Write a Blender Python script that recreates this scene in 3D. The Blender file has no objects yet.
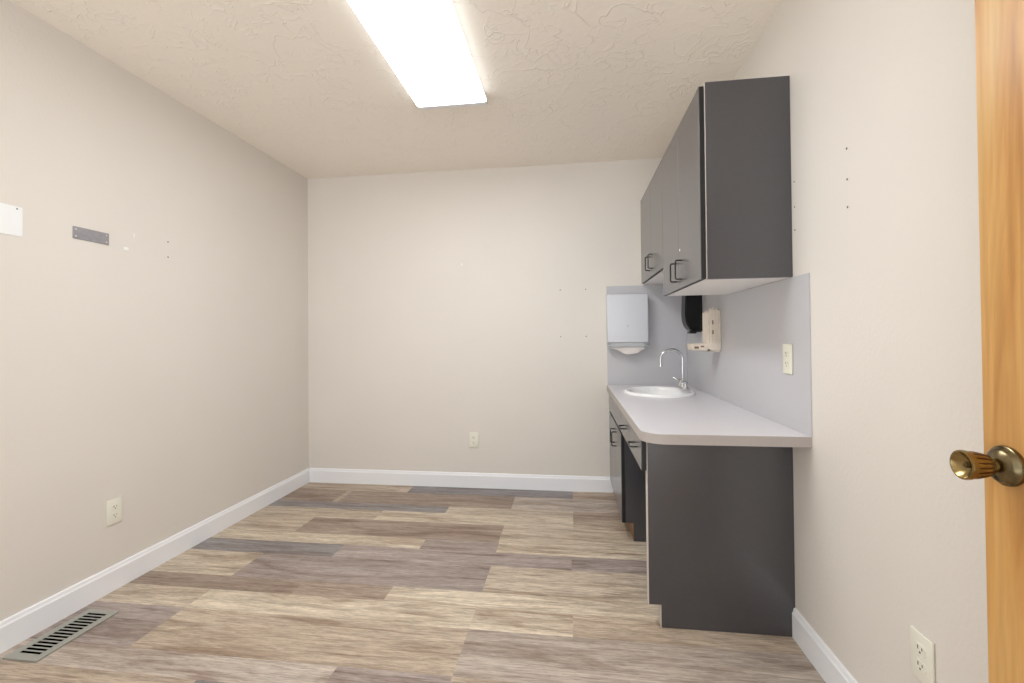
import bpy, bmesh, math, random
from mathutils import Vector, Matrix
PI = math.pi
random.seed(11)
scn = bpy.context.scene
COL = scn.collection

# ------------------------------------------------------------------ room size (metres)
W, D, H = 2.930, 3.403, 2.44       # right wall, back wall, ceiling
Y0 = -0.9                          # the room runs on behind the camera
BH, BT = 0.1116, 0.0138            # baseboard

# ------------------------------------------------------------------ materials
def lin(c):
    c = c / 255.0
    return c / 12.92 if c <= 0.04045 else ((c + 0.055) / 1.055) ** 2.4
def rgb(r, g, b): return (lin(r), lin(g), lin(b), 1.0)

def new_mat(name):
    m = bpy.data.materials.new(name); m.use_nodes = True
    nt = m.node_tree; b = nt.nodes['Principled BSDF']
    return m, nt, b
def N(nt, t, **kw):
    n = nt.nodes.new(t)
    for k, v in kw.items():
        if k in n.inputs: n.inputs[k].default_value = v
        else: setattr(n, k, v)
    return n
def coords(nt, scale=(1, 1, 1)):
    tc = N(nt, 'ShaderNodeTexCoord'); mp = N(nt, 'ShaderNodeMapping')
    mp.inputs['Scale'].default_value = scale
    nt.links.new(tc.outputs['Object'], mp.inputs['Vector'])
    return mp.outputs['Vector']
def ramp(nt, fac, stops):
    r = N(nt, 'ShaderNodeValToRGB')
    while len(r.color_ramp.elements) < len(stops): r.color_ramp.elements.new(0.5)
    for e, (p, c) in zip(r.color_ramp.elements, stops): e.position = p; e.color = c
    nt.links.new(fac, r.inputs['Fac']); return r
def g(v): return (v, v, v, 1)

def simple(name, col, rough=0.5, metal=0.0, spec=0.5, bump=0.0, bscale=200.0, mottle=0.0, mscale=6.0, coat=0.0):
    m, nt, b = new_mat(name)
    b.inputs['Coat Weight'].default_value = coat; b.inputs['Coat Roughness'].default_value = 0.22; b.inputs['Coat IOR'].default_value = 1.55
    b.inputs['Base Color'].default_value = col; b.inputs['Roughness'].default_value = rough
    b.inputs['Metallic'].default_value = metal; b.inputs['Specular IOR Level'].default_value = spec
    v = coords(nt)
    if mottle > 0:
        n = N(nt, 'ShaderNodeTexNoise', Scale=mscale, Detail=5.0)
        nt.links.new(v, n.inputs['Vector'])
        lo = tuple(c * (1 - mottle) for c in col[:3]) + (1,); hi = tuple(min(1, c * (1 + mottle)) for c in col[:3]) + (1,)
        r = ramp(nt, n.outputs['Fac'], [(0.3, lo), (0.7, hi)])
        nt.links.new(r.outputs['Color'], b.inputs['Base Color'])
    if bump > 0:
        n = N(nt, 'ShaderNodeTexNoise', Scale=bscale, Detail=2.0)
        nt.links.new(v, n.inputs['Vector'])
        bp = N(nt, 'ShaderNodeBump', Strength=bump, Distance=0.002)
        nt.links.new(n.outputs['Fac'], bp.inputs['Height']); nt.links.new(bp.outputs['Normal'], b.inputs['Normal'])
    return m

M = {}
WALL = rgb(228, 222, 214)
M['wall'] = simple('cream_wall_paint', WALL, 0.62, spec=0.25, bump=0.35, bscale=85.0, mottle=0.012, mscale=2.0)
M['trim'] = simple('white_trim_paint', rgb(246, 247, 250), 0.38, spec=0.4)
M['laminate'] = simple('charcoal_laminate', rgb(63, 62, 66), 0.36, spec=0.5, coat=0.85, mottle=0.05, mscale=120.0, bump=0.05, bscale=500)
M['laminate_edge'] = simple('black_edge_and_gap', rgb(18, 18, 18), 0.5)
M['panel_edge'] = simple('pale_panel_edge', rgb(205, 196, 188), 0.5)
M['melamine'] = simple('pale_melamine', rgb(240, 237, 232), 0.45)
M['counter'] = simple('light_grey_laminate', rgb(222, 219, 223), 0.27, spec=0.5, mottle=0.02, mscale=160.0)
M['counter_edge'] = simple('grey_laminate_edge', rgb(176, 168, 163), 0.4, mottle=0.02, mscale=90.0)
M['splash'] = simple('grey_laminate_sheet', rgb(197, 196, 199), 0.36, spec=0.45, mottle=0.02, mscale=140.0)
M['pull'] = simple('black_wire_pull', rgb(26, 26, 28), 0.35, spec=0.6)
M['chrome'] = simple('polished_chrome', rgb(205, 207, 210), 0.12, metal=1.0)
M['porcelain'] = simple('white_porcelain', rgb(250, 250, 250), 0.12, spec=0.6)
M['dispenser'] = simple('white_enamelled_steel', rgb(214, 216, 222), 0.35, spec=0.5)
M['dispenser_grey'] = simple('grey_enamelled_steel', rgb(182, 184, 186), 0.38)
M['paper'] = simple('white_paper_towel', rgb(238, 232, 226), 0.85, spec=0.1, bump=0.2, bscale=60)
M['black_gloss'] = simple('black_glossy_plastic', rgb(10, 10, 11), 0.28, spec=0.35)
M['cream_plastic'] = simple('aged_cream_plastic', rgb(226, 214, 198), 0.45, mottle=0.05, mscale=40)
M['brown_hollow'] = simple('painted_hollow_brown', rgb(120, 92, 68), 0.6)  # painted dark of the bracket's slots and tray hollow
M['almond'] = simple('almond_plastic', rgb(232, 230, 212), 0.35, spec=0.5)
M['ivory'] = simple('ivory_plastic', rgb(238, 236, 222), 0.35, spec=0.5)
M['slot'] = simple('dark_slot', rgb(70, 62, 52), 0.7)
M['black_hole'] = simple('painted_void', rgb(4, 4, 4), 0.95, spec=0.0)
M['hole'] = simple('screw_hole_dark', rgb(92, 84, 74), 0.8)
M['spackle'] = simple('white_spackle', rgb(246, 245, 240), 0.7)
M['plate_metal'] = simple('brushed_grey_plate', rgb(158, 155, 160), 0.42, metal=0.25, mottle=0.08, mscale=60)
M['plate_screw'] = simple('nickel_screw', rgb(225, 225, 222), 0.3, metal=0.6)
M['white_card'] = simple('white_card', rgb(244, 246, 246), 0.55)
M['register'] = simple('nickel_painted_register', rgb(168, 168, 160), 0.42, metal=0.3)
M['brass'] = simple('antique_brass', rgb(152, 132, 88), 0.24, metal=1.0, mottle=0.25, mscale=70)
M['brass_dark'] = simple('darkened_brass', rgb(118, 105, 78), 0.26, metal=1.0, mottle=0.3, mscale=60)
M['brass_groove'] = simple('dark_brown_flutes', rgb(84, 56, 30), 0.4, metal=0.8)  # flutes in a darker brown than the grip
M['fixture'] = simple('white_fixture_enamel', rgb(238, 238, 240), 0.4)

def lens_material(name, e):
    m, nt, b = new_mat(name)
    b.inputs['Base Color'].default_value = rgb(240, 240, 240); b.inputs['Roughness'].default_value = 0.4
    b.inputs['Emission Color'].default_value = (0.93, 0.97, 1.0, 1)
    b.inputs['Emission Strength'].default_value = e
    return m
M['lens'] = lens_material('glowing_acrylic_lens', 12.0); M['lens_side'] = lens_material('glowing_lens_side', 1.5)

def ceiling_material():
    m, nt, b = new_mat('troweled_ceiling_plaster')
    b.inputs['Base Color'].default_value = rgb(250, 242, 231); b.inputs['Roughness'].default_value = 0.65
    b.inputs['Specular IOR Level'].default_value = 0.3
    v = coords(nt)
    # wandering thin trowel ridges: narrow band of a distorted noise, broken up by a mask
    def ridge(scale, dist, width, off):
        mp = N(nt, 'ShaderNodeMapping'); mp.inputs['Location'].default_value = off
        nt.links.new(v, mp.inputs['Vector'])
        n = N(nt, 'ShaderNodeTexNoise', Scale=scale, Detail=2.0, Distortion=dist, Roughness=0.5)
        nt.links.new(mp.outputs['Vector'], n.inputs['Vector'])
        r = ramp(nt, n.outputs['Fac'], [(0.5 - width, g(0)), (0.5, g(1)), (0.5 + width * 0.35, g(0.25)), (0.5 + width * 2.2, g(0))])
        k = N(nt, 'ShaderNodeTexNoise', Scale=scale * 0.55, Detail=2.0)
        mp2 = N(nt, 'ShaderNodeMapping'); mp2.inputs['Location'].default_value = (off[0] + 7, off[1] - 3, 2)
        nt.links.new(v, mp2.inputs['Vector']); nt.links.new(mp2.outputs['Vector'], k.inputs['Vector'])
        kr = ramp(nt, k.outputs['Fac'], [(0.45, g(0)), (0.57, g(1))])
        mu = N(nt, 'ShaderNodeMath', operation='MULTIPLY')
        nt.links.new(r.outputs['Color'], mu.inputs[0]); nt.links.new(kr.outputs['Color'], mu.inputs[1])
        return mu.outputs[0]
    a = ridge(6.0, 0.6, 0.022, (0, 0, 0)); c = ridge(12.0, 0.8, 0.035, (3.3, 1.7, 0.4))
    ad = N(nt, 'ShaderNodeMath', operation='MAXIMUM'); nt.links.new(a, ad.inputs[0]); nt.links.new(c, ad.inputs[1])
    f = N(nt, 'ShaderNodeTexNoise', Scale=38.0, Detail=4.0); nt.links.new(v, f.inputs['Vector'])
    ma = N(nt, 'ShaderNodeMath', operation='MULTIPLY_ADD'); ma.inputs[1].default_value = 0.45
    nt.links.new(f.outputs['Fac'], ma.inputs[0]); nt.links.new(ad.outputs[0], ma.inputs[2])
    bp = N(nt, 'ShaderNodeBump', Strength=0.48, Distance=0.005)
    nt.links.new(ma.outputs[0], bp.inputs['Height']); nt.links.new(bp.outputs['Normal'], b.inputs['Normal'])
    return m
M['ceiling'] = ceiling_material()

def floor_material():
    m, nt, b = new_mat('weathered_vinyl_plank')
    tone = N(nt, 'ShaderNodeVertexColor', layer_name='tone'); rnd = N(nt, 'ShaderNodeVertexColor', layer_name='shift')
    tc = N(nt, 'ShaderNodeTexCoord')
    sh = N(nt, 'ShaderNodeVectorMath', operation='MULTIPLY'); sh.inputs[1].default_value = (17, 23, 9)
    nt.links.new(rnd.outputs['Color'], sh.inputs[0])
    ad = N(nt, 'ShaderNodeVectorMath', operation='ADD')
    nt.links.new(tc.outputs['Object'], ad.inputs[0]); nt.links.new(sh.outputs[0], ad.inputs[1])
    def noise(scale, nscale, detail, dist=0.0, rough=0.55):
        mp = N(nt, 'ShaderNodeMapping'); mp.inputs['Scale'].default_value = scale
        nt.links.new(ad.outputs[0], mp.inputs['Vector'])
        n = N(nt, 'ShaderNodeTexNoise', Scale=nscale, Detail=detail, Distortion=dist, Roughness=rough)
        nt.links.new(mp.outputs['Vector'], n.inputs['Vector']); return n.outputs['Fac']
    broad = noise((1.5, 11, 1), 1.0, 4.0, 1.2, 0.6)      # brown / pale clouds drawn out along the plank
    streak = noise((3.6, 50, 1), 1.0, 6.0, 0.7, 0.75)     # grain lines
    fine = noise((16, 190, 1), 1.0, 4.0, 0.5, 0.75)        # pores
    vein = noise((1.3, 26, 1), 1.0, 3.0, 1.6, 0.55)      # sparse dark veins
    br = ramp(nt, broad, [(0.34, (0.68, 0.61, 0.56, 1)), (0.48, (0.96, 0.94, 0.92, 1)), (0.66, (1.17, 1.18, 1.18, 1))])
    st = ramp(nt, streak, [(0.34, (0.72, 0.69, 0.68, 1)), (0.5, g(1.0)), (0.66, (1.16, 1.16, 1.16, 1))])
    fi = ramp(nt, fine, [(0.38, g(0.74)), (0.5, g(1.0)), (0.62, g(1.2))])
    ve = ramp(nt, vein, [(0.30, (0.62, 0.55, 0.52, 1)), (0.40, g(1.0)), (0.62, g(1.0)), (0.74, (1.12, 1.12, 1.12, 1))])
    def mul(x, y):
        n = N(nt, 'ShaderNodeMix', data_type='RGBA', blend_type='MULTIPLY'); n.inputs[0].default_value = 1.0
        nt.links.new(x, n.inputs[6]); nt.links.new(y, n.inputs[7]); return n.outputs[2]
    c = mul(mul(mul(mul(tone.outputs['Color'], br.outputs['Color']), st.outputs['Color']), fi.outputs['Color']), ve.outputs['Color'])
    nt.links.new(c, b.inputs['Base Color'])
    b.inputs['Roughness'].default_value = 0.46; b.inputs['Specular IOR Level'].default_value = 0.4
    bp = N(nt, 'ShaderNodeBump', Strength=0.12, Distance=0.002)
    nt.links.new(streak, bp.inputs['Height']); nt.links.new(bp.outputs['Normal'], b.inputs['Normal'])
    return m
M['floor'] = floor_material()

def wood_material(name, base, dark, pale, scale=(9, 15, 1.3), rough=0.34):
    m, nt, b = new_mat(name)
    v = coords(nt, scale)
    n = N(nt, 'ShaderNodeTexNoise', Scale=1.0, Detail=5.0, Distortion=1.3); nt.links.new(v, n.inputs['Vector'])
    r = ramp(nt, n.outputs['Fac'], [(0.30, dark), (0.48, base), (0.70, pale)])
    v2 = coords(nt, tuple(s * 7 for s in scale[:2]) + (scale[2] * 3,))
    n2 = N(nt, 'ShaderNodeTexNoise', Scale=1.0, Detail=3.0); nt.links.new(v2, n2.inputs['Vector'])
    r2 = ramp(nt, n2.outputs['Fac'], [(0.3, g(0.9)), (0.7, g(1.06))])
    mx = N(nt, 'ShaderNodeMix', data_type='RGBA', blend_type='MULTIPLY'); mx.inputs[0].default_value = 1.0
    nt.links.new(r.outputs['Color'], mx.inputs[6]); nt.links.new(r2.outputs['Color'], mx.inputs[7])
    nt.links.new(mx.outputs[2], b.inputs['Base Color'])
    b.inputs['Roughness'].default_value = rough
    return m
M['door_wood'] = wood_material('honey_birch_veneer', rgb(203, 153, 88), rgb(176, 120, 58), rgb(214, 174, 112))
M['toe_wood'] = wood_material('brown_toe_board', rgb(150, 112, 74), rgb(112, 78, 48), rgb(176, 138, 96), (2, 3, 30), 0.5)

# ------------------------------------------------------------------ mesh helpers (world coordinates, then moved to the root)
def BM(): return bmesh.new()
def box(bm, x0, x1, y0, y1, z0, z1, bev=0.0, seg=2):
    t = bmesh.new(); bmesh.ops.create_cube(t, size=1.0)
    for v in t.verts:
        v.co = Vector((x0 + (v.co.x + .5) * (x1 - x0), y0 + (v.co.y + .5) * (y1 - y0), z0 + (v.co.z + .5) * (z1 - z0)))
    if bev > 0: bmesh.ops.bevel(t, geom=t.edges[:], offset=bev, segments=seg, affect='EDGES', profile=0.5)
    merge(bm, t); return bm
def merge(bm, t):
    me = bpy.data.meshes.new('tmp'); t.to_mesh(me); t.free(); bm.from_mesh(me); bpy.data.meshes.remove(me)
def prism(bm, pts, axis, a, b, bev=0.0):
    """extrude a 2-D outline along axis from a to b"""
    t = bmesh.new()
    def P(p, h): return {'x': (h, p[0], p[1]), 'y': (p[0], h, p[1]), 'z': (p[0], p[1], h)}[axis]
    lo = [t.verts.new(P(p, a)) for p in pts]; hi = [t.verts.new(P(p, b)) for p in pts]
    t.faces.new(lo); t.faces.new(hi[::-1]); n = len(pts)
    for i in range(n): t.faces.new((lo[i], hi[i], hi[(i + 1) % n], lo[(i + 1) % n]))
    bmesh.ops.recalc_face_normals(t, faces=t.faces[:])
    if bev > 0: bmesh.ops.bevel(t, geom=t.edges[:], offset=bev, segments=2, affect='EDGES')
    merge(bm, t); return bm
def slab_holed(bm, outer, holes, axis, a, b):
    t = bmesh.new()
    def P(p, h): return {'x': (h, p[0], p[1]), 'y': (p[0], h, p[1]), 'z': (p[0], p[1], h)}[axis]
    for h in (a, b):
        es = []
        for loop in [outer] + holes:
            vs = [t.verts.new(P(p, h)) for p in loop]
            es += [t.edges.new((vs[i], vs[(i + 1) % len(vs)])) for i in range(len(vs))]
        bmesh.ops.triangle_fill(t, edges=es, use_beauty=True)
    for loop in [outer] + holes:
        n = len(loop); lo = [t.verts.new(P(p, a)) for p in loop]; hi = [t.verts.new(P(p, b)) for p in loop]
        for i in range(n): t.faces.new((lo[i], hi[i], hi[(i + 1) % n], lo[(i + 1) % n]))
    bmesh.ops.remove_doubles(t, verts=t.verts[:], dist=1e-6)
    bmesh.ops.recalc_face_normals(t, faces=t.faces[:])
    merge(bm, t); return bm
def lathe(bm, prof, mat4=None, seg=40, sx=1.0, sy=1.0, wob=None):
    """prof: list of (radius, height) turned about z, then moved by mat4"""
    t = bmesh.new(); rings = []
    for i, (r, h) in enumerate(prof):
        if r < 1e-6: rings.append([t.verts.new((0, 0, h))]); continue
        ring = []
        for k in range(seg):
            a = 2 * PI * k / seg; q = r * (wob(i, a) if wob else 1.0)
            ring.append(t.verts.new((q * math.cos(a) * sx, q * math.sin(a) * sy, h)))
        rings.append(ring)
    for A, B in zip(rings, rings[1:]):
        if len(A) == 1 and len(B) == 1: continue
        for k in range(seg):
            k2 = (k + 1) % seg
            if len(A) == 1: t.faces.new((A[0], B[k], B[k2]))
            elif len(B) == 1: t.faces.new((A[k], B[0], A[k2]))
            else: t.faces.new((A[k], B[k], B[k2], A[k2]))
    bmesh.ops.recalc_face_normals(t, faces=t.faces[:])
    if mat4: bmesh.ops.transform(t, matrix=mat4, verts=t.verts[:])
    merge(bm, t); return bm
def tube(bm, pts, r, seg=10, caps=True):
    t = bmesh.new(); P = [Vector(p) for p in pts]; rings = []; up = None
    for i, p in enumerate(P):
        d = (P[min(i + 1, len(P) - 1)] - P[max(i - 1, 0)]).normalized()
        if up is None: up = d.orthogonal().normalized()
        up = (up - d * up.dot(d)).normalized(); s = d.cross(up)
        rr = r[i] if isinstance(r, (list, tuple)) else r
        rings.append([t.verts.new(p + (up * math.cos(2 * PI * k / seg) + s * math.sin(2 * PI * k / seg)) * rr) for k in range(seg)])
    for A, B in zip(rings, rings[1:]):
        for k in range(seg): t.faces.new((A[k], B[k], B[(k + 1) % seg], A[(k + 1) % seg]))
    if caps: t.faces.new(rings[0][::-1]); t.faces.new(rings[-1])
    bmesh.ops.recalc_face_normals(t, faces=t.faces[:])
    merge(bm, t); return bm
def smooth_path(pts, rad, n=5):
    """round the corners of a polyline"""
    P = [Vector(p) for p in pts]; out = [P[0]]
    for a, b, c in zip(P, P[1:], P[2:]):
        u = (a - b).normalized(); v = (c - b).normalized()
        s, e = b + u * rad, b + v * rad
        for k in range(n + 1):
            t = k / n; out.append(s * (1 - t) ** 2 + b * 2 * t * (1 - t) + e * t * t)
    out.append(P[-1]); return out

def gloc(o):
    v = Vector((0, 0, 0))
    while o: v += o.location; o = o.parent
    return v
def mesh(name, bm, mat, parent=None, smooth=False, origin=None):
    """one mesh object; bm is in world coordinates (roots are unrotated)"""
    base = gloc(parent) if parent else Vector(origin or (0, 0, 0))
    bmesh.ops.translate(bm, verts=bm.verts[:], vec=-base)
    if smooth:
        for f in bm.faces: f.smooth = True
        for e in bm.edges:
            if len(e.link_faces) == 2 and e.calc_face_angle(0) > math.radians(38): e.smooth = False
    me = bpy.data.meshes.new(name); bm.to_mesh(me); bm.free(); me.materials.append(mat)
    o = bpy.data.objects.new(name, me); COL.objects.link(o)
    if parent: o.parent = parent
    elif origin: o.location = base
    return o
def thing(name, label, cat, loc, group=None):
    o = bpy.data.objects.new(name, None); COL.objects.link(o); o.location = loc
    o.empty_display_size = 0.05
    return tag(o, label, cat, group)
def tag(o, label, cat, group=None):
    o['label'] = label; o['category'] = cat
    if group: o['group'] = group
    return o
def struct(name, bm, mat, label=None, cat=None, smooth=False):
    o = mesh(name, bm, mat, smooth=smooth); o['kind'] = 'structure'
    o['label'] = label; o['category'] = cat
    return o

# ------------------------------------------------------------------ room shell
T = 0.10
wl = struct('wall_left', box(BM(), -T, 0, Y0, D + T, 0, H), M['wall'], 'long cream painted wall on the left with plates and an outlet', 'wall')
wb = struct('wall_back', box(BM(), 0, W, D, D + T, 0, H), M['wall'], 'cream painted back wall facing the camera', 'wall')
wr = struct('wall_right', box(BM(), W, W + T, Y0, D + T, 0, H), M['wall'], 'cream painted wall on the right behind the cabinets and door', 'wall')
struct('trim_2', box(BM(), 2.850, W, -0.05, 0.07, 0, 2.06, .002), M['door_wood'], 'wooden jamb post the open door hangs from', 'door jamb')
ce = struct('ceiling', box(BM(), -T, W + T, Y0, D + T, H, H + T), M['ceiling'], 'troweled cream plaster ceiling', 'ceiling')

# floor: vinyl planks laid across the room, widths repeat wide / narrow / medium; each plank a face of its own tone
BEIGE, LIGHT, TAN, BROWN, PURP, GREY, BLUE = (rgb(191, 177, 159), rgb(201, 188, 169), rgb(182, 166, 148), rgb(157, 140, 126),
                                              rgb(160, 147, 141), rgb(179, 167, 156), rgb(140, 135, 135))
rows = [
 (3.42, 3.235, [(0, TAN), (.88, BLUE), (2.1, TAN)]),
 (3.235, 3.00, [(0, BROWN), (.42, TAN), (.46, BROWN), (1.69, GREY), (2.5, TAN)]),
 (3.00, 2.885, [(0, BLUE), (1.27, BEIGE), (2.1, BROWN)]),
 (2.885, 2.73, [(0, BEIGE), (.85, LIGHT), (2.1, TAN)]),
 (2.73, 2.505, [(0, BEIGE), (.455, BROWN), (1.685, BEIGE)]),
 (2.505, 2.385, [(0, LIGHT), (1.27, PURP), (1.69, LIGHT)]),
 (2.385, 2.245, [(0, BLUE), (.84, PURP), (2.09, PURP)]),
 (2.245, 2.01, [(0, LIGHT), (.455, PURP), (1.69, BEIGE)]),
 (2.01, 1.895, [(0, BROWN), (.84, BROWN), (1.275, LIGHT)]),
 (1.895, 1.75, [(0, BEIGE), (.45, LIGHT), (1.69, LIGHT), (2.095, TAN)]),
 (1.75, 1.50, [(0, PURP), (.45, TAN), (1.69, GREY)]),
 (1.50, 1.385, [(0, GREY), (1.28, PURP), (1.69, BEIGE)]),
 (1.385, 1.24, [(0, TAN), (.84, BLUE), (2.1, TAN)]),
]
y = 1.24; pal = [BEIGE, LIGHT, TAN, BROWN, PURP, GREY, LIGHT, BEIGE]
wid = [0.25, 0.115, 0.145]; i = 0
while y > Y0:
    s = random.choice([0.45, 0.84, 1.27]); rows.append((y, y - wid[i % 3], [(0, random.choice(pal)), (s, random.choice(pal)), (s + 1.26, random.choice(pal))]))
    y -= wid[i % 3]; i += 1
bm = BM(); lt = bm.loops.layers.float_color.new('tone'); ls = bm.loops.layers.float_color.new('shift')
for (ya, yb, pl) in rows:
    for k, (xa, c) in enumerate(pl):
        xb = pl[k + 1][0] if k + 1 < len(pl) else W
        if xa >= W: continue
        f = bm.faces.new([bm.verts.new(q) for q in ((xa, yb, 0), (xb, yb, 0), (xb, ya, 0), (xa, ya, 0))])
        r = (random.random(), random.random(), random.random(), 1); j = random.uniform(0.95, 1.05)
        for l in f.loops: l[lt] = (c[0] * j, c[1] * j, c[2] * j, 1); l[ls] = r
bmesh.ops.recalc_face_normals(bm, faces=bm.faces[:])
for f in bm.faces:
    if f.normal.z < 0: f.normal_flip()
fl = struct('floor', bm, M['floor'], 'vinyl plank floor in mixed beige, brown and grey tones', 'floor')
yend = rows[-1][1]
struct('trim_1', box(BM(), -T, W + T, yend, D + T, -0.05, -0.002), M['slot'], 'slab under the plank floor', 'slab')

def base_profile(d):   # (depth from wall, height)
    return [(0.0, 0.0), (BT, 0.0), (BT, BH - 0.020), (BT - 0.0035, BH - 0.014), (BT - 0.006, BH - 0.003), (BT - 0.0085, BH), (0.0, BH)]
bp = base_profile(0)
struct('baseboard_left', prism(BM(), [(d, z) for d, z in bp], 'y', Y0, D - 0.0002), M['trim'], 'white baseboard along the left wall', 'baseboard')
struct('baseboard_back', prism(BM(), [(D - d, z) for d, z in bp], 'x', 0.0142, 2.392), M['trim'], 'white baseboard along the back wall', 'baseboard')
struct('baseboard_right', prism(BM(), [(W - d, z) for d, z in bp], 'y', 0.072, 1.8445), M['trim'], 'white baseboard along the right wall by the door', 'baseboard')

# marks in the walls: little screw holes and dabs of filler belong to the wall
def dot(wall, normal, p, r, mat, name, sx=1.0, sy=1.0):
    rot = {'+x': Matrix.Rotation(PI / 2, 4, 'Y'), '-x': Matrix.Rotation(-PI / 2, 4, 'Y'), '-y': Matrix.Rotation(PI / 2, 4, 'X')}[normal]
    return mesh(name, lathe(BM(), [(0, 0.0012), (r * 0.7, 0.001), (r, -0.0005)], Matrix.Translation(p) @ rot, 14, sx, sy), mat, wall)
for z in (1.702, 1.609, 1.525): dot(wr, '-x', (W, 1.480, z), 0.0042, M['hole'], 'screw_hole')
for z in (1.712, 1.618, 1.532): dot(wr, '-x', (W, 1.804, z), 0.0036, M['hole'], 'screw_hole')
for z in (1.662, 1.582): dot(wl, '+x', (0, 2.125, z), 0.0042, M['hole'], 'screw_hole')
for x in (2.022, 2.210):
    for z in (1.494, 1.145): dot(wb, '-y', (x, D, z), 0.0045, M['hole'], 'screw_hole')
dot(wl, '+x', (0, 1.898, 1.583), 0.012, M['spackle'], 'filler_patch', 0.75, 1.25)
dot(wl, '+x', (0, 1.938, 1.655), 0.006, M['spackle'], 'filler_patch', 2.2, 0.7)
dot(wb, '-y', (1.268, D, 1.708), 0.008, M['spackle'], 'filler_patch', 0.8, 1.3)

# ------------------------------------------------------------------ ceiling light
fx0, fx1, fy0, fy1, fz = 1.287, 1.672, 1.150, 2.374, 2.388
lt_ = thing('ceiling_light', 'long white fluorescent ceiling light with glowing wraparound lens', 'ceiling light', ((fx0 + fx1) / 2, (fy0 + fy1) / 2, fz))
mesh('housing', prism(BM(), [(fx0 + .03, H), (fx1 - .03, H), (fx1 - .012, H - .022), (fx0 + .012, H - .022)], 'y', fy0 + .006, fy1 - .006), M['fixture'], lt_)
# lens: shallow wrapped tray
prof = [(fx0 + .010, H - .020), (fx0 + .002, fz + .014), (fx0 + .006, fz + .004), (fx0 + .018, fz), (fx1 - .018, fz), (fx1 - .006, fz + .004), (fx1 - .002, fz + .014), (fx1 - .010, H - .020)]
ln_ = mesh('lens', prism(BM(), prof, 'y', fy0 + .030, fy1 - .034), M['lens'], lt_)
ln_.data.materials.append(M['lens_side'])
for p in ln_.data.polygons: p.material_index = 0 if p.normal.z < -0.5 else 1
for (ya, yb) in ((fy0, fy0 + .030), (fy1 - .034, fy1)):
    pe = [(fx0 + .012, H - .0005), (fx0, fz + .012), (fx0 + .005, fz + .001), (fx0 + .018, fz - .002), (fx1 - .018, fz - .002), (fx1 - .005, fz + .001), (fx1, fz + .012), (fx1 - .012, H - .0005)]
    mesh('end_cap', prism(BM(), pe, 'y', ya, yb, 0.0015), M['fixture'], lt_)

# ------------------------------------------------------------------ wire pulls
def pull(door, face_x, y, z, vertical, ln=0.086, out=0.028):
    """bent wire handle on a face that looks towards -x, centred on (y, z)"""
    h = ln / 2
    if vertical: pts = [(face_x + .001, y, z - h), (face_x - out, y, z - h), (face_x - out, y, z + h), (face_x + .001, y, z + h)]
    else: pts = [(face_x + .001, y - h, z), (face_x - out, y - h, z), (face_x - out, y + h, z), (face_x + .001, y + h, z)]
    return mesh('handle', tube(BM(), smooth_path(pts, 0.009), 0.0036, 10), M['pull'], door, smooth=True)

def slab_door(name, root, x0, x1, y0, y1, z0, z1):
    """laminate faced slab with black edges"""
    d = mesh(name, box(BM(), x0, x1 - .0155, y0, y1, z0, z1, 0.0006, 1), M['laminate'], root)
    mesh('edge_band', box(BM(), x1 - .0155, x1, y0, y1, z0, z1, 0.0006, 1), M['laminate_edge'], d)['label'] = 'black door edge'
    return d

# ------------------------------------------------------------------ upper cabinets
XB, XF = 2.620, 2.600       # carcass front, door face
def upper(label, y0, y1, z0, z1, ydoor0, ydoor1, split, hy, hz, near):
    r = thing('wall_cabinet', label, 'cabinet', ((XB + W) / 2, (y0 + y1) / 2, z0), 'wall cabinets over the worktop')
    e = 0.0008
    mesh('carcass', box(BM(), XB + .004, W - e, y0 + .018, y1, z0 + .016, z1), M['melamine'], r)
    mesh('bottom_panel', box(BM(), XB + .001, W - e, y0 + .018, y1, z0, z0 + .0155), M['melamine'], r)['label'] = 'pale underside of the cabinet'
    s = mesh('side_panel', box(BM(), XB + .0025, W - e, y0, y0 + .0175, z0, z1 + .002, .0005, 1), M['laminate'], r)
    mesh('edge_strip', box(BM(), XB, XB + .0025, y0 + .0003, y0 + .0175, z0, z1 + .002), M['panel_edge'], s)['label'] = 'pale front edge strip'
    for k, (a, b) in enumerate(((ydoor0, split - .0006), (split + .0006, ydoor1))):
        d = mesh('door', box(BM(), XF, XF + .0025, a, b, z0 + .001, z1 - .012, .0004, 1), M['laminate'], r)
        mesh('door_core', box(BM(), XF + .0026, XB - .0015, a + .0002, b - .0002, z0 + .001, z1 - .012), M['laminate_edge'], d)['label'] = 'black core and edges of the door'
        pull(d, XF, hy[k], hz, True)
        if near and k == 0:
            mesh('paint_fleck', lathe(BM(), [(0, 0.0012), (0.004, 0.001), (0.006, 0)], Matrix.Translation((XF, 2.165, 1.537)) @ Matrix.Rotation(-PI / 2, 4, 'Y'), 12), M['spackle'], d)['label'] = 'white fleck of paint'
    return r
upper('dark grey wall cabinet nearest the camera, hanging lower, its end panel in view', 1.824, 2.5488, 1.360, 2.120, 1.826, 2.5482, 2.188, (2.132, 2.236), 1.442, True)
upper('dark grey shorter wall cabinet above the sink, against the back wall', 2.5492, D - .001, 1.515, 2.120, 2.5496, 3.318, 2.915, (2.860, 2.962), 1.602, False)

# ------------------------------------------------------------------ base run
ZT, ZU = 0.786, 0.748
DX0, DX1 = 2.370, 2.390     # drawer and door faces
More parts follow.
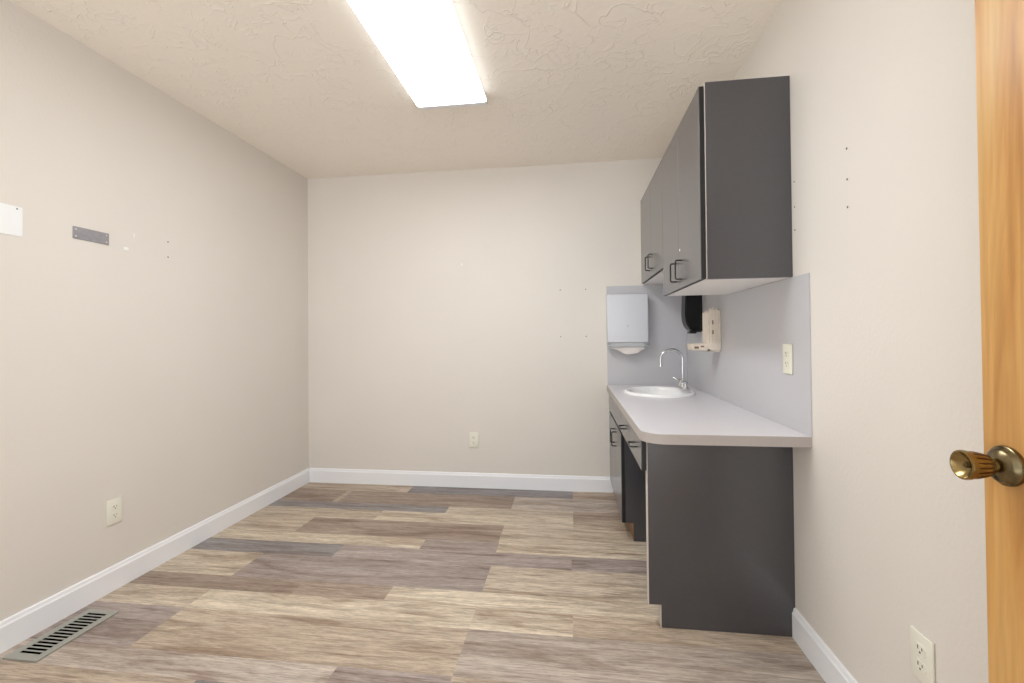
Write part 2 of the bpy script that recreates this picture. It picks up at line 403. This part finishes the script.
# base cabinet under the sink
bc = thing('sink_cabinet', 'dark grey base cabinet with two doors standing under the sink', 'cabinet', (2.66, 3.0, 0))
mesh('side_panel', prism(BM(), [(2.391, .102), (2.434, .102), (2.434, .001), (W - .001, .001), (W - .001, ZU - .002), (2.391, ZU - .002)], 'y', 2.600, 2.618), M['laminate'], bc)
mesh('carcass', box(BM(), 2.393, W - .02, 2.6182, D - .002, .102, .622), M['laminate_edge'], bc)  # carcass coloured black to darken the gaps between the fronts
mesh('toe_kick', box(BM(), 2.434, 2.452, 2.6185, D - .016, .001, .1015), M['toe_wood'], bc)['label'] = 'bare brown wood toe kick'
mesh('false_front', box(BM(), DX0, DX1, 2.612, D - .003, .611, ZU - .003, .0006, 1), M['laminate'], bc)
for a, b, hy in ((2.604, 2.9185, 2.870), (2.9215, D - .018, 2.970)):
    d = mesh('door', box(BM(), DX0, DX0 + .004, a, b, .100, .596, .0005, 1), M['laminate'], bc)
    mesh('door_core', box(BM(), DX0 + .0041, DX1, a + .0002, b - .0002, .100, .596), M['laminate_edge'], d)['label'] = 'black core and edges of the door'
    pull(d, DX0, hy, .508, True)
# knee-space desk unit: end panel, apron rail and two shallow drawers
du = thing('desk_unit', 'dark grey end panel with two shallow drawers over an open knee space', 'desk', (2.66, 2.2, 0))
PYN = 1.846
prof = [(2.3935, .089), (2.440, .089), (2.440, .001), (W - BT - .001, .001), (W - BT - .001, BH + .001), (W - .001, BH + .001), (W - .001, ZU - .001), (2.3935, ZU - .001)]
ep = mesh('end_panel', prism(BM(), [(2.3935, .089), (2.440, .089), (2.440, .001), (W - .001, .001), (W - .001, ZU - .001), (2.3935, ZU - .001)], 'y', PYN, PYN + .037), M['laminate'], du)
mesh('edge_strip', box(BM(), 2.391, 2.3933, PYN + .0004, PYN + .037, .089, ZU - .001), M['panel_edge'], ep)['label'] = 'pale front edge strip'
mesh('edge_strip', box(BM(), 2.4375, 2.4398, PYN + .0004, PYN + .037, .001, .0885), M['panel_edge'], ep)['label'] = 'pale toe edge strip'
mesh('apron_rail', box(BM(), 2.394, 2.412, PYN + .038, 2.599, .622, ZU - .002), M['laminate_edge'], du)
mesh('rear_rail', box(BM(), W - .022, W - .004, PYN + .038, 2.599, .622, ZU - .002), M['laminate'], du)
for a, b, hy in ((1.852, 2.2285, 2.010), (2.2315, 2.608, 2.385)):
    d = mesh('drawer', box(BM(), DX0, DX0 + .004, a, b, .611, ZU - .003, .0005, 1), M['laminate'], du)
    mesh('drawer_core', box(BM(), DX0 + .0041, DX1, a + .0002, b - .0002, .611, ZU - .003), M['laminate_edge'], d)['label'] = 'black core and edges of the drawer front'
    mesh('drawer_box', box(BM(), 2.4125, 2.86, a + .02, b - .02, .630, ZU - .012), M['melamine'], d)
    pull(d, DX0, hy, .676, False)

# worktop with rounded near corner and a cut-out for the sink
SX, SY, SA, SB = 2.640, 2.945, 0.212, 0.250     # sink centre, half-size across x and along y
XC, YC, RC = 2.356, 1.706, 0.085
out = [(XC, D - .001)] + [(XC + RC - RC * math.cos(t), YC + RC - RC * math.sin(t)) for t in [k * PI / 2 / 14 for k in range(15)]] + [(W - .001, YC), (W - .001, D - .001)]
hole = [(SX + (SA - .022) * math.cos(2 * PI * k / 48), SY + (SB - .022) * math.sin(2 * PI * k / 48)) for k in range(48)]
wt = thing('worktop', 'light grey laminate worktop with rounded front corner, white sink let into it', 'worktop', (2.65, 2.5, ZU))
mesh('top_sheet', slab_holed(BM(), out, [hole], 'z', ZT - .0016, ZT), M['counter'], wt)
mesh('edge_core', slab_holed(BM(), out, [hole], 'z', ZU, ZT - .0017), M['counter_edge'], wt)['label'] = 'grey edge of the worktop'

# sink: oval drop-in basin
sk = thing('sink', 'white oval porcelain drop-in sink set in the grey worktop', 'sink', (SX, SY, ZT))
def ring(r): return r
pr = [(1.0, .0006), (1.0, .006), (.985, .013), (.955, .0165), (.90, .0155), (.865, .010), (.845, -.004), (.80, -.050), (.68, -.110), (.45, -.140), (.12, -.147), (.0, -.148)]
po = [(.0, -.158), (.15, -.157), (.47, -.150), (.71, -.118), (.83, -.052), (.87, -.006), (.905, .0004), (1.0, .0006)]
t = BM(); lathe(t, [(r, h) for r, h in po + pr[1:]], Matrix.Translation((SX, SY, ZT)), 64, SA, SB)
mesh('basin', t, M['porcelain'], sk, smooth=True)
mesh('drain', lathe(BM(), [(0, .002), (.018, .003), (.022, .0015), (.022, 0)], Matrix.Translation((SX, SY, ZT - .1478)), 24), M['chrome'], sk, smooth=True)['label'] = 'chrome drain'
# faucet on the wall side of the rim
FX, FY, FZ = 2.802, 3.005, ZT + .0165
fc = thing('faucet', 'chrome gooseneck faucet with two handles behind the white sink', 'faucet', (FX, FY, FZ))
t = BM(); box(t, FX - .022, FX + .022, FY - .085, FY + .085, FZ, FZ + .014, .006, 3)
mesh('base_plate', t, M['chrome'], fc, smooth=True)
t = BM(); lathe(t, [(0, .014), (.019, .014), (.019, .02), (.014, .034), (.012, .05), (.0, .05)], Matrix.Translation((FX, FY, FZ)), 24)
path = [(FX, FY, FZ + .04), (FX, FY, FZ + .180)]
R_ = 0.068
for k in range(1, 19):
    a = PI * k / 18; path.append((FX - R_ + R_ * math.cos(a), FY, FZ + .190 + R_ * 0.92 * math.sin(a)))
path += [(FX - 2 * R_, FY, FZ + .175), (FX - 2 * R_, FY, FZ + .150)]
tube(t, path, 0.0078, 14)
lathe(t, [(0, 0), (.0098, 0), (.0098, .018), (0, .018)], Matrix.Translation((FX - 2 * R_, FY, FZ + .142)), 16)
mesh('spout', t, M['chrome'], fc, smooth=True)
for s in (-1, 1):
    yh = FY + s * .062; t = BM()
    lathe(t, [(0, .012), (.017, .013), (.017, .018), (.012, .026), (.012, .040), (.016, .044), (.016, .052), (.006, .058), (0, .058)], Matrix.Translation((FX, yh, FZ)), 20)
    tube(t, [(FX, yh, FZ + .048), (FX - .022, yh + s * .02, FZ + .056), (FX - .036, yh + s * .034, FZ + .064)], [.006, .0055, .007], 10)
    mesh('handle', t, M['chrome'], fc, smooth=True)

# ------------------------------------------------------------------ splash sheets
t = slab_holed(BM(), [(1.702, ZT + .0003), (D - .005, ZT + .0003), (D - .005, 1.513), (2.549, 1.513), (2.549, 1.3585), (1.702, 1.3585)], [], 'x', W - .004, W - .0005)
tag(mesh('splash_sheet', t, M['splash'], origin=(W - .002, 2.55, ZT)), 'grey laminate splash sheet on the right wall below the wall cabinets', 'backsplash', 'splash sheets above the worktop')
t = box(BM(), 2.361, W - .0045, D - .004, D - .0005, ZT + .0003, 1.513, .0004, 1)
tag(mesh('splash_sheet', t, M['splash'], origin=(2.65, D - .002, ZT)), 'grey laminate splash sheet on the back wall behind the towel dispenser', 'backsplash', 'splash sheets above the worktop')

# ------------------------------------------------------------------ paper towel dispenser
x0, x1, yf, yb_ = 2.357, 2.641, 3.294, D - .0045
td = thing('towel_dispenser', 'white metal paper towel dispenser on the grey back splash', 'dispenser', ((x0 + x1) / 2, yb_, 1.06))
cab = mesh('cabinet', box(BM(), x0, x1, yf, yb_, 1.098, 1.443, .006, 3), M['dispenser'], td, smooth=True)
mesh('lock', lathe(BM(), [(0, .003), (.004, .0028), (.0055, 0)], Matrix.Translation((x0 + .142, yf, 1.216)) @ Matrix.Rotation(PI / 2, 4, 'X'), 16), M['dispenser_grey'], cab)
t = BM(); prism(t, [(yf + .006, 1.0975), (yb_, 1.0975), (yb_, 1.052), (yf + .03, 1.060), (yf + .004, 1.066), (yf + .002, 1.074)], 'x', x0 + .026, x1 - .026, .002)
mesh('lower_tray', t, M['dispenser_grey'], td)['label'] = 'grey dispensing lip'
t = BM(); tube(t, [(x0 + .001, yf + .014, 1.077), (x1 - .001, yf + .014, 1.077)], .0042, 12)
mesh('bar', t, M['chrome'], td, smooth=True)
for a, b in ((x0 + .002, x0 + .0255), (x1 - .0255, x1 - .002)):
    mesh('bracket', box(BM(), a, b, yf + .022, yb_, 1.052, 1.0975, .002), M['dispenser_grey'], td)
# towel sheet hanging out: a curved strip
t = BM(); n = 24; fr = []; bk = []
for k in range(n + 1):
    u = k / n; xx = x0 + .028 + u * (x1 - x0 - .058)
    sm = lambda q: (lambda c: c * c * (3 - 2 * c))(max(0.0, min(1.0, q)))
    drop = .012 + .034 * sm(u / .5) - .030 * sm((u - .78) / .22) - .004 * math.sin(PI * u * 3)
    col = []
    for j in range(5):
        v = j / 4
        col.append((t.verts.new((xx, yf + .016 + .014 * v + .003 * math.sin(7 * u), 1.064 - drop * v)), t.verts.new((xx, yf + .019 + .014 * v + .003 * math.sin(7 * u), 1.064 - drop * v))))
    fr.append([c[0] for c in col]); bk.append([c[1] for c in col])
for k in range(n):
    for j in range(4):
        t.faces.new((fr[k][j], fr[k][j + 1], fr[k + 1][j + 1], fr[k + 1][j])); t.faces.new((bk[k][j], bk[k + 1][j], bk[k + 1][j + 1], bk[k][j + 1]))
    t.faces.new((fr[k][4], bk[k][4], bk[k + 1][4], fr[k + 1][4]))
tag(mesh('paper_towel', t, M['paper'], origin=((x0 + x1) / 2, yf + .02, 1.03)), 'white paper towel sheet hanging out of the dispenser', 'paper towel')

# ------------------------------------------------------------------ black soap dispenser on the right wall
y0, y1 = 2.995, 3.105; xw = W - .0045
sd = thing('soap_dispenser', 'glossy black dispenser on the side splash beneath the far wall cabinet', 'dispenser', (xw, (y0 + y1) / 2, 1.165))
prof = [(xw - .012, 1.480), (xw - .080, 1.480), (xw - .094, 1.466), (xw - .102, 1.400), (xw - .106, 1.280), (xw - .102, 1.230), (xw - .086, 1.192), (xw - .060, 1.172), (xw - .012, 1.166)]
mesh('cover', prism(BM(), prof, 'y', y0, y1, .006), M['black_gloss'], sd, smooth=True)
mesh('wall_plate', box(BM(), xw - .0118, xw, y0 + .004, y1 - .004, 1.170, 1.474, .002), M['black_gloss'], sd)
mesh('push_bar', box(BM(), xw - .075, xw - .03, y0 + .02, y1 - .02, 1.156, 1.1715, .006, 2), M['black_gloss'], sd, smooth=True)
t = BM()
for k in range(5): lathe(t, [(0, -.006), (.006, -.004), (.008, .004), (.0, .006)], Matrix.Translation((xw - .072 + k * .015, y0 + .012, 1.170)), 10)
mesh('lower_teeth', t, M['black_gloss'], sd)
# cream bracket with tray
y0, y1 = 2.645, 2.755
cb = thing('soap_bracket', 'cream plastic wall bracket with a narrow tray sticking out above the worktop', 'bracket', (xw, (y0 + y1) / 2, 1.06))
t = BM(); box(t, xw - .058, xw, y0, y1, 1.058, 1.284, .004, 2); box(t, xw - .070, xw - .0575, y0 + .004, y1 - .004, 1.066, 1.275, .004, 2)
bd = mesh('back_body', t, M['cream_plastic'], cb)
for dx in (.016, .034, .05): mesh('rib', box(BM(), xw - dx - .0025, xw - dx + .0025, y0 - .004, y0 + .0005, 1.10, 1.276, .001, 1), M['cream_plastic'], bd)
for k in range(3): mesh('latch', box(BM(), xw - .058 + k * .017, xw - .050 + k * .017, y0 + .004, y0 + .02, 1.2835, 1.294 + .004 * (k % 2), .001, 1), M['cream_plastic'], bd)
for z in (1.150, 1.205): mesh('slot', box(BM(), xw - .046, xw - .040, y0 - .0008, y0 + .001, z, z + .022), M['brown_hollow'], bd)
ty = mesh('tray', prism(BM(), [(xw - .160, 1.096), (xw - .150, 1.060), (xw - .002, 1.050), (xw - .002, 1.0575), (xw - .0705, 1.0575), (xw - .0705, 1.100)], 'y', y0 + .004, y1 - .004, .002), M['cream_plastic'], cb)
mesh('tray_hollow', box(BM(), xw - .142, xw - .118, y0 + .002, y0 + .0045, 1.070, 1.082, .001, 1), M['brown_hollow'], ty)['label'] = 'brown patch painted for the dark tray hollow'  # flat brown pieces stand in for the shaded inside of the tray
mesh('tray_hollow', box(BM(), xw - .108, xw - .090, y0 + .002, y0 + .0045, 1.078, 1.086, .001, 1), M['brown_hollow'], ty)['label'] = 'brown patch painted for the dark tray hollow'

# ------------------------------------------------------------------ outlets: built facing -y, turned onto their wall
def outlet(label, loc, rotz, mat):
    r = thing('wall_outlet', label, 'outlet', (0, 0, 0), 'outlets round the room')
    w, h = .0355, .0575
    pl = mesh('cover_plate', box(BM(), -w, w, -.0065, .0, -h, h, .0028, 3), mat, r, smooth=True)
    mesh('screw', lathe(BM(), [(0, .0012), (.003, .001), (.0038, 0)], Matrix.Translation((0, -.0064, 0)) @ Matrix.Rotation(PI / 2, 4, 'X'), 12), mat, pl)
    for s in (-1, 1):
        zc = s * .0195; seg = []
        for k in range(28):
            a = 2 * PI * k / 28; seg.append((.0172 * math.cos(a), zc + max(-.0125, min(.0125, .0172 * math.sin(a)))))
        f = mesh('receptacle', prism(BM(), seg, 'y', -.0082, -.0060), mat, r)
        t = BM(); box(t, -.0078, -.0052, -.0086, -.0080, zc - .001, zc + .0075); box(t, .0054, .0076, -.0086, -.0080, zc, zc + .0068)
        lathe(t, [(0, .0004), (.0026, .0004), (.0026, -.001)], Matrix.Translation((0, -.0082, zc - .0068)) @ Matrix.Rotation(PI / 2, 4, 'X'), 12)
        mesh('slots', t, M['slot'], f)['label'] = 'dark plug slots'
    r.location = loc; r.rotation_euler = (0, 0, rotz); return r
outlet('ivory duplex outlet low on the left wall', (0.0005, 1.840, .359), PI / 2, M['ivory'])
outlet('ivory duplex outlet low on the back wall', (1.354, D - .0005, .362), 0, M['ivory'])
outlet('ivory duplex outlet low on the right wall next to the wooden door', (W - .0005, 1.211, .365), -PI / 2, M['ivory'])
outlet('almond outlet on the grey splash sheet above the worktop', (W - .0046, 1.860, 1.050), -PI / 2, M['almond'])

# ------------------------------------------------------------------ plates on the left wall
mp_ = thing('metal_plate', 'small blank grey metal plate screwed to the left wall', 'plate', (0, 1.74, 1.61))
mesh('plate', box(BM(), .0005, .0035, 1.664, 1.815, 1.583, 1.635, .0006, 1), M['plate_metal'], mp_)
for yy in (1.675, 1.804):
    for zz in (1.594, 1.624):
        mesh('screw', lathe(BM(), [(0, .0018), (.003, .0016), (.0042, 0)], Matrix.Translation((.0034, yy, zz)) @ Matrix.Rotation(PI / 2, 4, 'Y'), 14), M['plate_screw'], mp_)['label'] = 'bright screw'
wp = thing('wall_card', 'blank white card pinned to the left wall at the edge of the photo', 'card', (0, 1.40, 1.6))
mesh('card', box(BM(), .0005, .0025, 1.300, 1.486, 1.548, 1.661, .0004, 1), M['white_card'], wp)
mesh('pin', lathe(BM(), [(0, .0025), (.002, .002), (.003, 0)], Matrix.Translation((.0024, 1.468, 1.652)) @ Matrix.Rotation(PI / 2, 4, 'Y'), 12), M['hole'], wp)['label'] = 'dark pin'

# ------------------------------------------------------------------ floor register
rx0, rx1, ry0, ry1 = .056, .200, 1.390, 1.688
rg = thing('floor_register', 'grey metal floor register with black slots beside the left baseboard', 'floor vent', ((rx0 + rx1) / 2, (ry0 + ry1) / 2, 0))
holes = []; n = 14; pitch = (1.668 - 1.420) / n
for k in range(n):
    a = 1.420 + k * pitch; holes.append([(.083, a + .0012), (.171, a + .0012), (.171, a + pitch - .0050), (.083, a + pitch - .0050)])
mesh('faceplate', slab_holed(BM(), [(rx0, ry0), (rx1, ry0), (rx1, ry1), (rx0, ry1)], holes, 'z', .0038, .0052), M['register'], rg)
mesh('duct_shade', box(BM(), .070, .186, 1.405, 1.676, .0004, .0016), M['black_hole'], rg)['label'] = 'black sheet painted as the dark duct under the slots'  # floor has no opening here; flat black stands in for the dark duct
t = BM()
for (a, b, c, d) in ((rx0, rx1, ry0, ry0 + .004), (rx0, rx1, ry1 - .004, ry1), (rx0, rx0 + .004, ry0 + .0041, ry1 - .0041), (rx1 - .004, rx1, ry0 + .0041, ry1 - .0041)): box(t, a, b, c, d, .0002, .0037)
mesh('rim', t, M['register'], rg)

# ------------------------------------------------------------------ wooden door standing open against the right wall
DF, DY = 2.810, 0.8905
dr = struct('door_1', box(BM(), DF, DF + .035, DY - .813, DY, .010, 2.04, .0012, 1), M['door_wood'], 'honey coloured flat wooden door standing open at the right edge', 'door')
KY, KZ = .8450, .9235
def MX(x): return Matrix.Translation((x, KY, KZ)) @ Matrix.Rotation(-PI / 2, 4, 'Y')   # turned axis points to -x
kn = mesh('door_knob', lathe(BM(), [(0, 0), (.0322, 0), (.0330, .003), (.0322, .0065), (.0292, .0085), (.0282, .0115), (.0250, .0150), (.0170, .0180), (.0130, .0205), (0, .0205)], MX(DF), 48), M['brass_dark'], dr, smooth=True)
kn['label'] = 'antique brass knob and rose'
mesh('neck', lathe(BM(), [(0, .016), (.0115, .016), (.0105, .020), (.0105, .030), (0, .030)], MX(DF), 32), M['brass'], kn, smooth=True)
def flute(i, a):
    if 2 <= i <= 6: return 1.0 - .045 * (0.5 + 0.5 * math.cos(16 * a)) ** 2
    return 1.0
pk = [(0, .027), (.0120, .027), (.0165, .030), (.0185, .034), (.0200, .042), (.0215, .050), (.0232, .059), (.0240, .062), (.0243, .066), (.0236, .069), (.0215, .0695), (.0190, .0670), (.0120, .0610), (.0065, .0590), (0, .0588)]
mesh('grip', lathe(BM(), pk, MX(DF), 96, wob=flute), M['brass'], kn, smooth=True)
t = BM()
for k in range(16):
    a = 2 * PI * (k + .0) / 16; u = Vector((math.cos(a), math.sin(a)))
    pts = [MX(DF) @ Vector((u.x * r, u.y * r, h)) for r, h in ((.0178, .034), (.0192, .042), (.0207, .050), (.0222, .058))]
    tube(t, pts, [.0006, .0014, .0016, .0008], 6)
mesh('flutes', t, M['brass_groove'], kn)['label'] = 'dark flutes round the knob'
mesh('key_turn', lathe(BM(), [(0, .064), (.004, .0636), (.005, .0595), (0, .059)], MX(DF), 16), M['brass_dark'], kn)
# two hinges on the stub it hangs from
for z in (.25, 1.80):
    mesh('hinge', tube(BM(), [(2.848, .073, z - .045), (2.848, .073, z + .045)], .0055, 12), M['brass'], dr, smooth=True)

# ------------------------------------------------------------------ added fill light from the open end of the room, exposure
wd = bpy.data.worlds.new('open_end_fill'); scn.world = wd; wd.use_nodes = True
wn = wd.node_tree; bg = wn.nodes['Background']; bg.inputs['Strength'].default_value = 1.0
# added fill with no known source: brighter below the horizon to lift the ceiling
tcw = N(wn, 'ShaderNodeTexCoord'); sp = N(wn, 'ShaderNodeSeparateXYZ'); wn.links.new(tcw.outputs['Generated'], sp.inputs[0])
mr = N(wn, 'ShaderNodeMapRange'); mr.inputs['From Min'].default_value = -1; mr.inputs['From Max'].default_value = 1
wn.links.new(sp.outputs['Z'], mr.inputs['Value'])
GL, SK = 1.8, 1.0
wr_ = ramp(wn, mr.outputs['Result'], [(0.46, (0.96 * GL, 0.98 * GL, 1.0 * GL, 1)), (0.52, (0.94 * SK, 0.97 * SK, 1.0 * SK, 1))])
wn.links.new(wr_.outputs['Color'], bg.inputs['Color'])

# ------------------------------------------------------------------ camera
F, PITCH, YAW, ROLL = 452.9452, 0.0108819, -0.1304206, -0.0093324
PYO = -8.9171
cam = bpy.data.cameras.new('camera'); co = bpy.data.objects.new('camera', cam); COL.objects.link(co)
fw = Vector((math.sin(YAW) * math.cos(PITCH), math.cos(YAW) * math.cos(PITCH), math.sin(PITCH)))
rt = Vector((math.cos(YAW), -math.sin(YAW), 0)); up = rt.cross(fw)
r2 = math.cos(ROLL) * rt + math.sin(ROLL) * up; u2 = -math.sin(ROLL) * rt + math.cos(ROLL) * up
m = Matrix(((r2.x, u2.x, -fw.x, 2.1013756), (r2.y, u2.y, -fw.y, 0.0), (r2.z, u2.z, -fw.z, 1.1417684), (0, 0, 0, 1)))
co.matrix_world = m
cam.sensor_width = 36.0; cam.sensor_fit = 'HORIZONTAL'; cam.lens = F * 36.0 / 1024.0
cam.shift_y = PYO / 1024.0
cam.clip_start = 0.02
scn.camera = co
vs = scn.view_settings
vs.view_transform = 'Standard'; vs.look = 'None'; vs.gamma = 1.0; vs.use_curve_mapping = False
vs.exposure = 0.70
